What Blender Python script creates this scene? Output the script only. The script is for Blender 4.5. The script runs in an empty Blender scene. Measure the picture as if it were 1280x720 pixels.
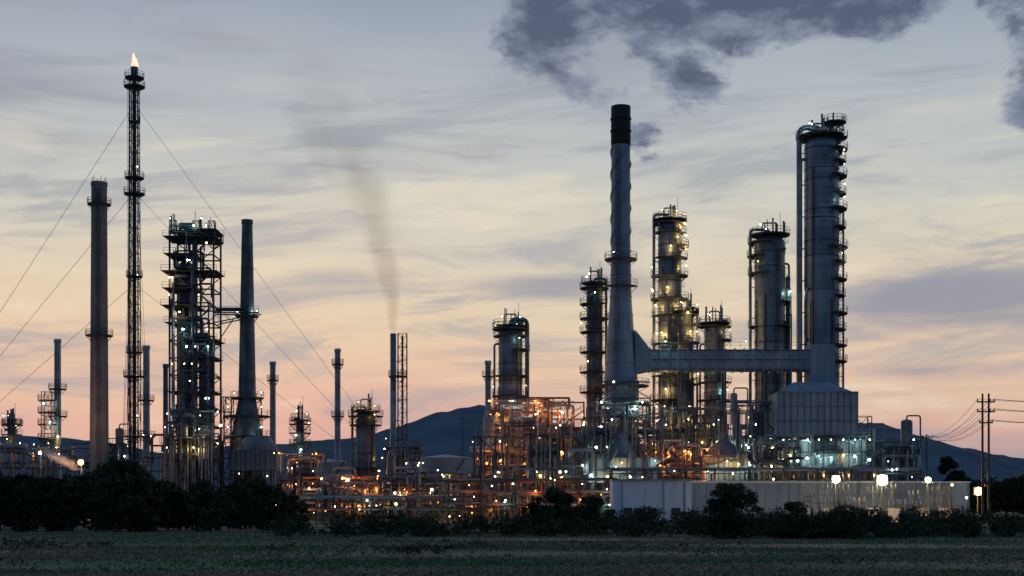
import bpy, math, random
import numpy as np
from mathutils import Vector
F=1777.8; CH=3.0; HY=630.0
def wx(px,d): return (px-640)/F*d
def wz(py,d): return CH+(HY-py)/F*d
def wl(p,d): return p/F*d
def lin(r,g,b):
    f=lambda c:(c/255/12.92) if c/255<=0.04045 else ((c/255+0.055)/1.055)**2.4
    return (f(r),f(g),f(b),1)
scene=bpy.context.scene
scene.view_settings.view_transform='Standard'
try: scene.view_settings.look='None'
except: pass
scene.view_settings.exposure=0
# ---------------- materials
MATS={}
def newmat(k):
    m=bpy.data.materials.new(k); m.use_nodes=True
    nt=m.node_tree; return m,nt,nt.nodes['Principled BSDF']
def metal(k,c1,c2,metallic=0.3,rough=0.5,band=1.6,nscale=0.5,bandamt=0.35,bump=0.02,rust=0.0):
    m,nt,bs=newmat(k); N=nt.nodes; L=nt.links
    tc=N.new('ShaderNodeTexCoord')
    mp=N.new('ShaderNodeMapping'); mp.inputs['Scale'].default_value=(1,1,0.22)
    L.new(tc.outputs['Object'],mp.inputs['Vector'])
    no=N.new('ShaderNodeTexNoise'); no.inputs['Scale'].default_value=nscale; no.inputs['Detail'].default_value=4; no.inputs['Roughness'].default_value=0.65
    L.new(mp.outputs[0],no.inputs['Vector'])
    sp=N.new('ShaderNodeSeparateXYZ'); L.new(tc.outputs['Object'],sp.inputs[0])
    dv=N.new('ShaderNodeMath'); dv.operation='DIVIDE'; dv.inputs[1].default_value=band; L.new(sp.outputs[2],dv.inputs[0])
    fl=N.new('ShaderNodeMath'); fl.operation='FLOOR'; L.new(dv.outputs[0],fl.inputs[0])
    wn=N.new('ShaderNodeTexWhiteNoise'); wn.noise_dimensions='1D'; L.new(fl.outputs[0],wn.inputs['W'])
    mix=N.new('ShaderNodeMath'); mix.operation='MULTIPLY_ADD'; mix.inputs[1].default_value=bandamt; L.new(wn.outputs['Value'],mix.inputs[0])
    sc=N.new('ShaderNodeMapRange'); sc.inputs['From Min'].default_value=0.35; sc.inputs['From Max'].default_value=0.68; sc.inputs['To Max'].default_value=1-bandamt
    L.new(no.outputs['Fac'],sc.inputs['Value']); L.new(sc.outputs[0],mix.inputs[2])
    mc=N.new('ShaderNodeMix'); mc.data_type='RGBA'; mc.inputs['A'].default_value=(*c1,1); mc.inputs['B'].default_value=(*c2,1)
    L.new(mix.outputs[0],mc.inputs['Factor'])
    out=mc.outputs['Result']
    if rust>0:
        n2=N.new('ShaderNodeTexNoise'); n2.inputs['Scale'].default_value=0.9; n2.inputs['Detail'].default_value=4
        L.new(mp.outputs[0],n2.inputs['Vector'])
        mr=N.new('ShaderNodeMapRange'); mr.inputs['From Min'].default_value=0.55; mr.inputs['From Max'].default_value=0.7; mr.inputs['To Max'].default_value=rust
        L.new(n2.outputs['Fac'],mr.inputs['Value'])
        m2=N.new('ShaderNodeMix'); m2.data_type='RGBA'; m2.inputs['B'].default_value=(0.10,0.06,0.045,1)
        L.new(out,m2.inputs['A']); L.new(mr.outputs[0],m2.inputs['Factor']); out=m2.outputs['Result']
    L.new(out,bs.inputs['Base Color'])
    rr=N.new('ShaderNodeMapRange'); rr.inputs['To Min'].default_value=rough-0.12; rr.inputs['To Max'].default_value=rough+0.15
    L.new(no.outputs['Fac'],rr.inputs['Value']); L.new(rr.outputs[0],bs.inputs['Roughness'])
    bs.inputs['Metallic'].default_value=metallic
    if bump:
        bp=N.new('ShaderNodeBump'); bp.inputs['Strength'].default_value=0.4; bp.inputs['Distance'].default_value=bump
        L.new(no.outputs['Fac'],bp.inputs['Height']); L.new(bp.outputs[0],bs.inputs['Normal'])
    MATS[k]=m
metal('clad',(0.075,0.115,0.15),(0.29,0.355,0.42),0.45,0.42,1.3,rust=0.25,bandamt=0.45)
metal('clad_dark',(0.045,0.068,0.09),(0.16,0.205,0.25),0.4,0.48,1.5,rust=0.3)
metal('stackpaint',(0.12,0.18,0.245),(0.26,0.35,0.45),0.1,0.5,2.5,rust=0.12)
metal('concrete',(0.17,0.145,0.14),(0.28,0.25,0.24),0.0,0.85,3.0,bandamt=0.3)
metal('whitepaint',(0.26,0.32,0.38),(0.48,0.54,0.6),0.0,0.6,4.0,rust=0.2)
metal('black',(0.008,0.009,0.011),(0.02,0.02,0.022),0.0,0.8,2.0)
metal('steel',(0.030,0.040,0.053),(0.075,0.09,0.11),0.3,0.6,3.0,bump=0)
metal('steel_red',(0.20,0.07,0.045),(0.3,0.13,0.08),0.1,0.7,3.0,bump=0)
metal('galv',(0.11,0.145,0.175),(0.26,0.30,0.33),0.4,0.5,2.0,bump=0)
metal('pipe',(0.12,0.155,0.19),(0.35,0.40,0.44),0.5,0.4,5.0,bump=0)
metal('tank',(0.19,0.24,0.29),(0.34,0.40,0.46),0.1,0.55,2.0,bandamt=0.25,rust=0.15)
metal('wall',(0.44,0.55,0.68),(0.60,0.71,0.82),0.0,0.85,20.0,nscale=0.25,bandamt=0.05,rust=0.15)
metal('wall_blue',(0.15,0.22,0.31),(0.25,0.33,0.43),0.0,0.85,20.0,nscale=0.3,bandamt=0.05,rust=0.2)
metal('roofing',(0.14,0.15,0.17),(0.24,0.26,0.28),0.2,0.6,3.0)
metal('glassdark',(0.02,0.03,0.04),(0.05,0.06,0.08),0.0,0.2,3.0)
metal('wood',(0.07,0.055,0.045),(0.13,0.10,0.08),0.0,0.85,3.0)
metal('bark',(0.03,0.025,0.02),(0.07,0.055,0.04),0.0,0.9,3.0)
def emis(k,c,s,samp=False):
    m,nt,bs=newmat(k)
    n=nt.nodes.new('ShaderNodeTexNoise'); n.inputs['Scale'].default_value=0.35; n.inputs['Detail'].default_value=1
    bs.inputs['Base Color'].default_value=(0.1,0.1,0.1,1)
    bs.inputs['Emission Color'].default_value=(*c,1)
    mr=nt.nodes.new('ShaderNodeMapRange'); mr.inputs['From Min'].default_value=0.35; mr.inputs['From Max'].default_value=0.65
    mr.inputs['To Min'].default_value=s*0.25; mr.inputs['To Max'].default_value=s*1.4
    tc=nt.nodes.new('ShaderNodeTexCoord'); nt.links.new(tc.outputs['Object'],n.inputs['Vector'])
    nt.links.new(n.outputs['Fac'],mr.inputs['Value']); nt.links.new(mr.outputs[0],bs.inputs['Emission Strength'])
    if not samp:
        try: m.cycles.emission_sampling='NONE'
        except: pass
    MATS[k]=m
emis('Lw',(0.80,1.0,0.82),24)
emis('Ly',(1.0,0.66,0.22),20)
emis('Lo',(1.0,0.32,0.06),12)
emis('Lflood',(1.0,0.72,0.34),120,True)
emis('Lflood_o',(1.0,0.42,0.07),30,True)
LCOL={'Lw':(0.62,1.0,0.88),'Ly':(1.0,0.56,0.17),'Lo':(1.0,0.25,0.05)}
LPOW={'Lw':130,'Ly':190,'Lo':280}
RL=random.Random(99)
# ---------------- builder
class B:
    def __init__(s,pw=1.0): s.v=[];s.f=[];s.m=[];s.s=[];s.k=[];s.L=[];s.pw=pw
    def mi(s,k):
        if k not in s.k: s.k.append(k)
        return s.k.index(k)
    def add(s,vs,fs,m,sm=False):
        o=len(s.v); i=s.mi(m); s.v.extend(vs)
        for f in fs:
            s.f.append(tuple(a+o for a in f)); s.m.append(i); s.s.append(sm)
    def box(s,x0,x1,y0,y1,z0,z1,m):
        vs=[(x,y,z) for z in (z0,z1) for y in (y0,y1) for x in (x0,x1)]
        s.add(vs,[(0,2,3,1),(4,5,7,6),(0,1,5,4),(2,6,7,3),(0,4,6,2),(1,3,7,5)],m)
    def tube(s,p,q,r,m,n=6,r1=None,cap=False,sm=True):
        p=Vector(p);q=Vector(q);d=q-p
        if d.length<1e-5:return
        d.normalize(); a=Vector((0,0,1)) if abs(d.z)<0.9 else Vector((1,0,0))
        u=d.cross(a).normalized(); w=d.cross(u)
        if r1 is None:r1=r
        vs=[]
        for c,rr in((p,r),(q,r1)):
            for i in range(n):
                t=2*math.pi*(i+0.5)/n; vs.append(tuple(c+(u*math.cos(t)+w*math.sin(t))*rr))
        s.add(vs,[(i,i+n,(i+1)%n+n,(i+1)%n) for i in range(n)],m,sm)
        if cap: s.add(vs[:n],[tuple(range(n))],m); s.add(vs[n:],[tuple(reversed(range(n)))],m)
    def beam(s,p,q,w,m): s.tube(p,q,w*0.6,m,4,sm=False)
    def cyl(s,x,y,z0,z1,r,m,r1=None,n=24): s.tube((x,y,z0),(x,y,z1),r,m,n,r1,cap=True)
    def prof(s,x,y,pts,m,n=24):
        vs=[];fs=[]
        for r,z in pts:
            for i in range(n):
                t=2*math.pi*i/n; vs.append((x+r*math.cos(t),y+r*math.sin(t),z))
        for j in range(len(pts)-1):
            for i in range(n):
                a=j*n+i;b=j*n+(i+1)%n; fs.append((a,b,b+n,a+n))
        s.add(vs,fs,m,True)
    def dome(s,x,y,z,r,h,m,n=24):
        s.prof(x,y,[(max(r*math.cos(t),0.01),z+h*math.sin(t)) for t in [math.pi/2*i/5 for i in range(6)]],m,n)
    def hdrum(s,x0,x1,y,z,r,m,n=14):
        s.tube((x0,y,z),(x1,y,z),r,m,n)
        for xe,sg in((x0,-1),(x1,1)):
            pr=xe;rp=r
            for i in range(1,5):
                t=math.pi/2*i/4; xn=xe+sg*r*0.5*math.sin(t); rn=max(r*math.cos(t),0.01)
                s.tube((pr,y,z),(xn,y,z),rp,m,n,rn); pr=xn;rp=rn
    def bulb(s,x,y,z,k='Lw',r=0.16):
        vs=[(x+r,y,z),(x-r,y,z),(x,y+r,z),(x,y-r,z),(x,y,z+r),(x,y,z-r)]
        s.add(vs,[(0,2,4),(2,1,4),(1,3,4),(3,0,4),(2,0,5),(1,2,5),(3,1,5),(0,3,5)],k,True)
    def lamp(s,x,y,z,k='Lw',r=0.16,p=None):
        r*=RL.choice([0.6,0.75,0.9,1.15])
        s.beam((x,y+0.25,z-0.2),(x,y+0.25,z+0.5),0.08,'steel'); s.beam((x,y+0.25,z+0.5),(x,y-0.1,z+0.42),0.07,'steel')
        s.box(x-r,x+r,y-0.2,y+0.2,z+r+0.03,z+r+0.12,'steel'); s.bulb(x,y,z,k,r)
        if p is None: p={'Lo':0.45,'Ly':0.28,'Lw':0.2}[k]
        if RL.random()<p: s.L.append((x,y-0.45,z-0.3,k))
    def pipe(s,pts,r,m,n=8,bend=3.0):
        P=[Vector(p) for p in pts]; Q=[P[0]]
        for i in range(1,len(P)-1):
            a=P[i-1]-P[i];b=P[i+1]-P[i]; R=min(bend*r,a.length*0.45,b.length*0.45)
            if a.length<1e-4 or b.length<1e-4: continue
            A=P[i]+a.normalized()*R; C=P[i]+b.normalized()*R
            for t in(0,0.25,0.5,0.75,1): Q.append(A*(1-t)**2+P[i]*2*t*(1-t)+C*t*t)
        Q.append(P[-1]); Q=[q for i,q in enumerate(Q) if i==0 or (q-Q[i-1]).length>1e-4]
        d=(Q[1]-Q[0]).normalized(); a=Vector((0,0,1)) if abs(d.z)<0.9 else Vector((1,0,0))
        u=d.cross(a).normalized(); vs=[];fs=[]
        for i,q in enumerate(Q):
            if i==0:t=d
            elif i==len(Q)-1:t=(Q[i]-Q[i-1]).normalized()
            else:t=((Q[i+1]-Q[i]).normalized()+(Q[i]-Q[i-1]).normalized()).normalized()
            u=(u-t*u.dot(t)).normalized(); w=t.cross(u)
            for j in range(n):
                g=2*math.pi*j/n; vs.append(tuple(q+(u*math.cos(g)+w*math.sin(g))*r))
        for i in range(len(Q)-1):
            for j in range(n):
                a=i*n+j;b=i*n+(j+1)%n; fs.append((a,b,b+n,a+n))
        s.add(vs,fs,m,True)
    def rail(s,pts,m='steel',h=1.1,w=0.07,step=1.8):
        for p,q in zip(pts[:-1],pts[1:]):
            p=Vector(p);q=Vector(q);L=(q-p).length;n=max(1,int(L/step))
            for i in range(n+1):
                c=p+(q-p)*i/n; s.beam(c,c+Vector((0,0,h)),w,m)
            for hh in(h*0.5,h): s.beam(p+Vector((0,0,hh)),q+Vector((0,0,hh)),w,m)
    def plat(s,x,y,z,ri,ro,a0,a1,m='steel',rail=True,br=True):
        n=max(3,int(abs(a1-a0)/22)); A=[math.radians(a0+(a1-a0)*i/n) for i in range(n+1)]
        vs=[];fs=[]
        for t in A:
            for r,zz in((ri,z),(ro,z),(ro,z-0.22),(ri,z-0.22)): vs.append((x+r*math.cos(t),y+r*math.sin(t),zz))
        for i in range(n):
            for j in range(4): fs.append((i*4+j,i*4+(j+1)%4,i*4+4+(j+1)%4,i*4+4+j))
        fs+= [(0,1,2,3),(n*4+3,n*4+2,n*4+1,n*4)]
        s.add(vs,fs,m)
        if rail: s.rail([(x+ro*math.cos(t),y+ro*math.sin(t),z) for t in A],m)
        if br:
            for t in A[::2]:
                s.beam((x+ri*math.cos(t),y+ri*math.sin(t),z-1.3),(x+ro*0.97*math.cos(t),y+ro*0.97*math.sin(t),z-0.2),0.1,m)
    def ladder(s,x,y,z0,z1,ang,m='steel',cage=True):
        t=math.radians(ang); u=(math.cos(t),math.sin(t)); w=(-u[1],u[0])
        for k in(-0.25,0.25): s.beam((x+w[0]*k,y+w[1]*k,z0),(x+w[0]*k,y+w[1]*k,z1),0.07,m)
        z=z0
        while z<z1: s.beam((x-w[0]*0.25,y-w[1]*0.25,z),(x+w[0]*0.25,y+w[1]*0.25,z),0.05,m); z+=0.6
        if cage:
            cp=[(0.42,0.1),(0.42,0.5),(0,0.75),(-0.42,0.5),(-0.42,0.1)]
            C=[(x+w[0]*a+u[0]*b,y+w[1]*a+u[1]*b) for a,b in cp]
            z=z0+2.2
            while z<z1:
                for a,b in zip(C[:-1],C[1:]): s.beam((*a,z),(*b,z),0.05,m)
                z+=1.4
            for c in C: s.beam((*c,z0+2.2),(*c,z1),0.04,m)
    def lattice(s,x,y,z0,z1,w0,w1,step,m='steel',t=0.16):
        n=max(1,int((z1-z0)/step)); pr=None
        for i in range(n+1):
            z=z0+(z1-z0)*i/n; w=(w0+(w1-w0)*i/n)/2
            c=[(x-w,y-w,z),(x+w,y-w,z),(x+w,y+w,z),(x-w,y+w,z)]
            for a in range(4): s.beam(c[a],c[(a+1)%4],t*0.7,m)
            if pr:
                for a in range(4):
                    s.beam(pr[a],c[a],t,m)
                    if (i+a)%2: s.beam(pr[a],c[(a+1)%4],t*0.65,m)
                    else: s.beam(pr[(a+1)%4],c[a],t*0.65,m)
            pr=c
    def obj(s,name,parent=None):
        me=bpy.data.meshes.new(name); me.from_pydata(s.v,[],s.f)
        for k in s.k: me.materials.append(MATS[k])
        me.polygons.foreach_set('material_index',s.m); me.polygons.foreach_set('use_smooth',s.s)
        me.update(); o=bpy.data.objects.new(name,me); scene.collection.objects.link(o)
        if parent: o.parent=parent
        for (x,y,z,k) in s.L:
            l=bpy.data.lights.new('lamp_light','POINT'); l.energy=LPOW[k]*RL.uniform(0.5,1.6)*s.pw; l.color=LCOL[k]; l.shadow_soft_size=0.2
            lo=bpy.data.objects.new('lamp_light',l); scene.collection.objects.link(lo); lo.parent=o; lo.location=(x,y,z)
        return o
# ---------------- generators
def column(name,px,ytop,w,d,plats,pipes=(),m='clad',seed=1,lampk='Lw',lampp=0.6,ladder=None,crown=True,zb=0,bands=3.0,lp=0.3,pw=0.7):
    R=random.Random(seed); b=B(pw); x=wx(px,d); y=d; r=wl(w,d)/2; zt=wz(ytop,d); rt=r
    zd=zt-rt*0.7
    b.prof(x,y,[(r*1.12,zb),(r*1.12,zb+3),(r,zb+3.4)],m)
    b.prof(x,y,[(r,zb+3.4),(r,zd)],m)
    b.dome(x,y,zd,rt,rt*0.6,m)
    z=zb+5
    while z<zd:
        rr=r+0.07
        b.prof(x,y,[(rr-0.07,z),(rr,z+0.02),(rr,z+0.16),(rr-0.07,z+0.18)],m if R.random()<0.6 else 'steel'); z+=bands*R.uniform(0.5,1.3)
    for i,p in enumerate(plats):
        py=p[0]; z=wz(py,d); a0,a1=p[1],p[2]; ex=p[3] if len(p)>3 else 1.3
        b.plat(x,y,z,r,r+ex,a0,a1)
        for _ in range(2):
            if R.random()<lampp:
                t=math.radians(R.uniform(a0,a1)); 
                if math.sin(t)>0.4: t=-t
                b.lamp(x+(r+ex*0.8)*math.cos(t),y+(r+ex*0.8)*math.sin(t),z+1.9,lampk if R.random()<0.85 else 'Ly',0.15,p=lp)
        if R.random()<0.7:
            t=math.radians(R.uniform(200,340)); b.tube((x,y,z+1),(x+(r+0.5)*math.cos(t),y+(r+0.5)*math.sin(t),z+1),0.3,m,8,cap=True)
    la=ladder if ladder is not None else 300
    zs=sorted([wz(p[0],d) for p in plats]); zz=[zb]+zs
    for i in range(len(zz)-1):
        a=la+(25 if i%2 else -10); t=math.radians(a); rr=r+0.2
        b.ladder(x+rr*math.cos(t),y+rr*math.sin(t),zz[i],zz[i+1]+1,a)
    for k in range(4):
        t=math.radians(R.uniform(195,345)); q=r+0.22; z1=zb+(zd-zb)*R.uniform(0.35,0.95); b.pipe([(x+q*math.cos(t),y+q*math.sin(t),zb),(x+q*math.cos(t),y+q*math.sin(t),z1),(x+r*0.8*math.cos(t),y+r*0.8*math.sin(t),z1)],R.choice([0.07,0.1,0.14]),R.choice(['pipe','steel','galv']),6)
    for a,pr,ztop_,zbot in pipes:
        t=math.radians(a); dx=math.cos(t);dy=math.sin(t); ro=r+pr+0.55
        zt2=zt+pr*1.5 if ztop_ is None else wz(ztop_,d); zl=zb if zbot is None else wz(zbot,d)
        if ztop_ is None: pts=[(x,y,zd+0.3),(x,y,zt2+pr),(x+ro*dx,y+ro*dy,zt2+pr),(x+ro*dx,y+ro*dy,zl)]
        else: pts=[(x+rt*0.8*dx,y+rt*0.8*dy,zt2),(x+ro*dx,y+ro*dy,zt2),(x+ro*dx,y+ro*dy,zl)]
        b.pipe(pts,pr,m,10)
        z=zl+3
        while z<zt2-2: b.beam((x+r*dx*0.95,y+r*dy*0.95,z),(x+(ro)*dx,y+(ro)*dy,z),0.16,'steel'); z+=6
    if crown:
        zc2=zt+0.25
        b.plat(x,y,zc2-0.5,0.1,rt+1.0,0,360)
        for k in range(6):
            t=R.uniform(0,6.28); q=R.uniform(0.3,1)*rt; h=R.uniform(1,3)
            b.tube((x+q*math.cos(t),y+q*math.sin(t),zc2-0.6),(x+q*math.cos(t),y+q*math.sin(t),zc2+h),R.uniform(0.06,0.22),m,6,cap=True)
        b.pipe([(x-rt*0.5,y,zd),(x-rt*0.5,y,zc2+1.8),(x+rt*0.5,y,zc2+1.8),(x+rt*0.5,y,zd)],0.16,m,6)
        b.beam((x+rt*0.7,y,zc2),(x+rt*0.7,y,zc2+4),0.08,'steel')
        b.lamp(x-rt*0.7,y-rt*0.6,zc2+1.2,lampk,0.15)
    return b.obj(name)
def chimney(px,ytop,w0,w1,d,plats=(),m='concrete',zb=0,lamps=0,ladder=280,ybase=None):
    b=B(); x=wx(px,d);y=d; zt=wz(ytop,d); r0=wl(w0,d)/2;r1=wl(w1,d)/2
    if ybase: zb=wz(ybase,d)
    n=14; pts=[(r0+(r1-r0)*i/n,zb+(zt-zb)*i/n) for i in range(n+1)]
    b.prof(x,y,pts,m)
    b.prof(x,y,[(r1,zt),(r1+0.12,zt),(r1+0.12,zt-0.8),(r1,zt-0.9)],m); b.prof(x,y,[(r1+0.1,zt),(r1*0.75,zt),(r1*0.75,zt-3)],'black')
    z=zb+4
    while z<zt-1:
        rr=r0+(r1-r0)*(z-zb)/(zt-zb); b.prof(x,y,[(rr,z),(rr+0.05,z),(rr+0.05,z+0.15),(rr,z+0.15)],m,20); z+=4.5
    t=math.radians(ladder)
    zl=zb+1
    while zl<zt-2:
        z2=min(zl+6,zt-0.5); rr=r0+(r1-r0)*(zl-zb)/(zt-zb)+0.15
        b.ladder(x+rr*math.cos(t),y+rr*math.sin(t),zl,z2,ladder); zl=z2
    for py,ex in plats:
        z=wz(py,d); rr=r0+(r1-r0)*(z-zb)/(zt-zb); b.plat(x,y,z,rr,rr+ex,0,360)
        if lamps: b.lamp(x+rr+ex*0.7,y-0.5,z+1,'Lw',0.14); b.lamp(x-rr-ex*0.5,y-0.5,z+0.8,'Lw',0.12)
    return b
def unit(name,x0p,x1p,d0,dep,yl,seed,bay=5,lamps=('Lw',),ln=14,vess=6,np_=16,col='steel',deck=0.7,zig=True,lr=0.16,inner=0,innerk='Lo'):
    R=random.Random(seed); b=B(); x0=wx(x0p,d0);x1=wx(x1p,d0);y0=d0;y1=d0+dep
    zs=[0]+[wz(y,d0) for y in yl]
    nx=max(1,round((x1-x0)/bay)); ny=max(1,round(dep/bay)); X=[x0+(x1-x0)*i/nx for i in range(nx+1)]; Y=[y0+dep*i/ny for i in range(ny+1)]
    tops={}
    for i in range(nx):
        for j in range(ny): tops[(i,j)]=len(zs)-1 if (R.random()<0.5) else max(1,len(zs)-R.choice([2,2,3]))
    def H(i,j): return max(tops.get((a,c),0) for a in(i-1,i) for c in(j-1,j))
    for i,x in enumerate(X):
        for j,y in enumerate(Y): b.beam((x,y,0),(x,y,zs[H(i,j)]+0.1),0.3,col)
    for (i,j),t in tops.items():
        for k in range(1,t+1):
            z=zs[k]; c=[(X[i],Y[j],z),(X[i+1],Y[j],z),(X[i+1],Y[j+1],z),(X[i],Y[j+1],z)]
            for a in range(4): b.beam(c[a],c[(a+1)%4],0.26,col)
            if R.random()<deck:
                b.box(X[i]+0.05,X[i+1]-0.05,Y[j]+0.05,Y[j+1]-0.05,z+0.16,z+0.24,'steel')
                if j==0 or k==t: b.rail([(X[i],Y[j]-0.05,z+0.2),(X[i+1],Y[j]-0.05,z+0.2)],'galv' if R.random()<0.4 else 'steel')
                if i in(0,nx-1): xx=X[0]-0.05 if i==0 else X[nx]+0.05; b.rail([(xx,Y[j],z+0.2),(xx,Y[j+1],z+0.2)])
            if R.random()<0.45 and j==0:
                zl=zs[k-1]; 
                if R.random()<0.5: b.beam((X[i],Y[j],zl),(X[i+1],Y[j],z),0.14,col)
                else: b.beam((X[i+1],Y[j],zl),(X[i],Y[j],z),0.14,col)
    for _ in range(vess):
        i=R.randrange(nx);j=R.randrange(ny);k=R.randrange(0,tops[(i,j)]+1); z=zs[k]+0.3; cx=(X[i]+X[i+1])/2+R.uniform(-.6,.6);cy=(Y[j]+Y[j+1])/2
        h=(zs[k+1]-zs[k] if k+1<len(zs) else 5)*R.uniform(0.5,1.0); m=R.choice(['clad','pipe','clad_dark','galv','clad_dark'])
        if R.random()<0.5:
            r=R.uniform(0.5,1.2); b.cyl(cx,cy,z,z+h,r,m,n=16); b.dome(cx,cy,z+h,r,r*0.5,m,16); b.pipe([(cx,cy,z+h),(cx,cy,z+h+1.2),(cx+2.5,cy,z+h+1.2),(cx+2.5,cy,zs[max(0,k-1)])],0.15,m,6)
        else:
            r=R.uniform(0.4,0.8); L=bay*R.uniform(0.6,1.1); zz=z+r+0.5
            b.hdrum(cx-L/2,cx+L/2,cy-0.5,zz,r,m)
            for s_ in(-.3,.3): b.box(cx+s_*L-0.12,cx+s_*L+0.12,cy-0.9,cy-0.1,z-0.1,zz-r*0.7,'steel')
    for _ in range(int(np_*1.4)):
        k=R.randrange(0,len(zs)); z=zs[k]+R.uniform(0.4,2.6); ya=R.uniform(y0-0.8,y1); r=R.choice([0.06,0.08,0.12,0.16,0.22,0.28]); xa=R.uniform(x0,x1);xb=R.uniform(x0,x1)
        if abs(xa-xb)<2: xb=xa+3
        z2=max(0.2,z+R.choice([-1,1])*R.uniform(2,7)); z2=min(z2,zs[-1]+1.5); m=R.choice(['pipe','galv','clad','steel','clad_dark'])
        yb=min(max(ya+R.uniform(-4,4),y0-0.8),y1)
        b.pipe([(xa,ya,z2),(xa,ya,z),(xb,ya,z),(xb,yb,z),(xb,yb,max(0.2,z-R.uniform(1,5)))],r,m,6)
        xv=R.uniform(x0,x1); b.tube((xv,y0-R.uniform(0.1,0.8),0.0),(xv,y0-0.3,zs[R.randrange(1,len(zs))]),R.choice([0.08,0.12,0.2]),m,6)
    if zig:
        xs=R.choice([x0+0.5,x1-4.5]); 
        for k in range(len(zs)-1):
            a,c=(xs,xs+4) if k%2==0 else (xs+4,xs)
            for yy in(y0-1.0,y0-0.2): b.beam((a,yy,zs[k]+0.2),(c,yy,zs[k+1]+0.2),0.2,'steel'); b.beam((a,yy,zs[k]+1.2),(c,yy,zs[k+1]+1.2),0.06,'galv')
            for s_ in range(12): 
                q=s_/12; b.box(a+(c-a)*q-0.14,a+(c-a)*q+0.14,y0-1.0,y0-0.2,zs[k]+0.2+(zs[k+1]-zs[k])*q,zs[k]+0.26+(zs[k+1]-zs[k])*q,'steel')
    for _ in range(ln):
        k=R.randrange(0,len(zs)); x=R.choice(X)+R.uniform(-.6,.6); y=R.choice(Y[:2])+R.uniform(-0.9,0.3); z=zs[k]+R.uniform(2.3,3.4)
        if k==len(zs)-1: z=zs[k]+2
        b.lamp(x,y,z,R.choice(lamps),lr*R.uniform(0.8,1.2))
    for _ in range(inner):
        x=R.uniform(x0+1,x1-1); y=y0+R.uniform(0.8,dep*0.6); k=R.randrange(0,max(1,len(zs)-1)); z=zs[k]+R.uniform(2,3)
        b.lamp(x,y,z,innerk,0.2,p=0); b.L.append((x,y-0.6,z-0.3,innerk))
    return b.obj(name)
def rack(name,x0p,x1p,d,ys,seed,dep=5,lamps=('Lw',),ln=6,step=6):
    R=random.Random(seed); b=B(0.7); x0=wx(x0p,d);x1=wx(x1p,d); zs=[wz(y,d) for y in ys]; n=max(1,round((x1-x0)/step))
    for i in range(n+1):
        x=x0+(x1-x0)*i/n
        for y in(d,d+dep): b.beam((x,y,0),(x,y,max(zs)+0.6),0.32,'steel')
        for z in zs: b.beam((x,d-0.4,z),(x,d+dep+0.4,z),0.28,'steel')
        if i<n and i%3==0: b.beam((x,d,0),(x+(x1-x0)/n,d,min(zs)),0.14,'steel')
    for z in zs:
        b.beam((x0,d,z-0.25),(x1,d,z-0.25),0.2,'steel')
        y=d-0.1
        while y<d+dep:
            r=R.choice([0.09,0.13,0.18,0.26,0.32]); y+=r+0.1
            a=x0-1 if R.random()<0.5 else R.uniform(x0,x1*0.5+x0*0.5); c=x1+1 if R.random()<0.5 else R.uniform(a+3,x1)
            m=R.choice(['pipe','galv','clad_dark','clad','steel','steel_red'])
            zz=z+0.2+r
            pts=[(a,y,zz),(c,y,zz)]
            if R.random()<0.4: pts.append((c,y,0.3))
            if R.random()<0.3 and (c-a)>14:
                mx=(a+c)/2; pts=[(a,y,zz),(mx-2,y,zz),(mx-2,y,zz+1.8),(mx+2,y,zz+1.8),(mx+2,y,zz),(c,y,zz)]
            b.pipe(pts,r,m,6); y+=r+0.08
    for _ in range(ln): b.lamp(R.uniform(x0,x1),d-0.6,R.choice(zs)+R.uniform(-1.5,1.6),R.choice(lamps),0.16)
    return b.obj(name)
# ================= LEFT GROUP
d=300; b=B(); x=wx(168,d); zt=wz(84,d)
b.cyl(x,d,0,zt,0.42,'steel',n=14); b.lattice(x,d,0,wz(112,d),2.3,1.7,2.6,t=0.17)
for k,(dx,dy) in enumerate([(0.9,-0.6),(-0.85,-0.7),(0.5,-1.0)]): b.tube((x+dx,d+dy,0),(x+dx,d+dy,zt-3),0.14,'steel',6)
b.ladder(x-0.6,d-1.2,0,zt-4,270)
b.prof(x,d,[(0.42,zt-2),(0.75,zt-1.6),(0.8,zt),(0.6,zt),(0.5,zt-1)],'clad_dark')
for py,ex in((108,1.9),(97,1.7),(152,0.9),(222,1.7),(242,1.9),(345,1.4),(440,1.4),(470,2.0),(545,2.0)): 
    b.plat(x,d,wz(py,d),0.4,ex+0.3,0,360)
for py in(210,345,470,520): b.lamp(x+1.0,d-1.4,wz(py,d),'Lw',0.11,p=0)
fs=b.obj('flare_stack')
b=B()
for ax,dd in((-165,300),(545,300),(150,250),(190,360)):
    for py in(130,240,355):
        b.tube((x,d,wz(py,d)),(wx(ax,dd),dd,0.3),0.045,'steel',4)
    b.box(wx(ax,dd)-0.6,wx(ax,dd)+0.6,dd-0.6,dd+0.6,0,0.6,'concrete')
b.obj('guy_wires',fs)
m,nt,bs=newmat('flame'); N=nt.nodes;L=nt.links
tc=N.new('ShaderNodeTexCoord'); no=N.new('ShaderNodeTexNoise'); no.inputs['Scale'].default_value=0.8; L.new(tc.outputs['Object'],no.inputs['Vector'])
cr=N.new('ShaderNodeValToRGB'); cr.color_ramp.elements[0].position=0.35; cr.color_ramp.elements[0].color=(1,0.26,0.08,1); cr.color_ramp.elements[1].position=0.6; cr.color_ramp.elements[1].color=(1,0.58,0.40,1)
L.new(no.outputs['Fac'],cr.inputs[0]); L.new(cr.outputs[0],bs.inputs['Emission Color']); bs.inputs['Emission Strength'].default_value=1.8; MATS['flame']=m
b=B()
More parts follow.
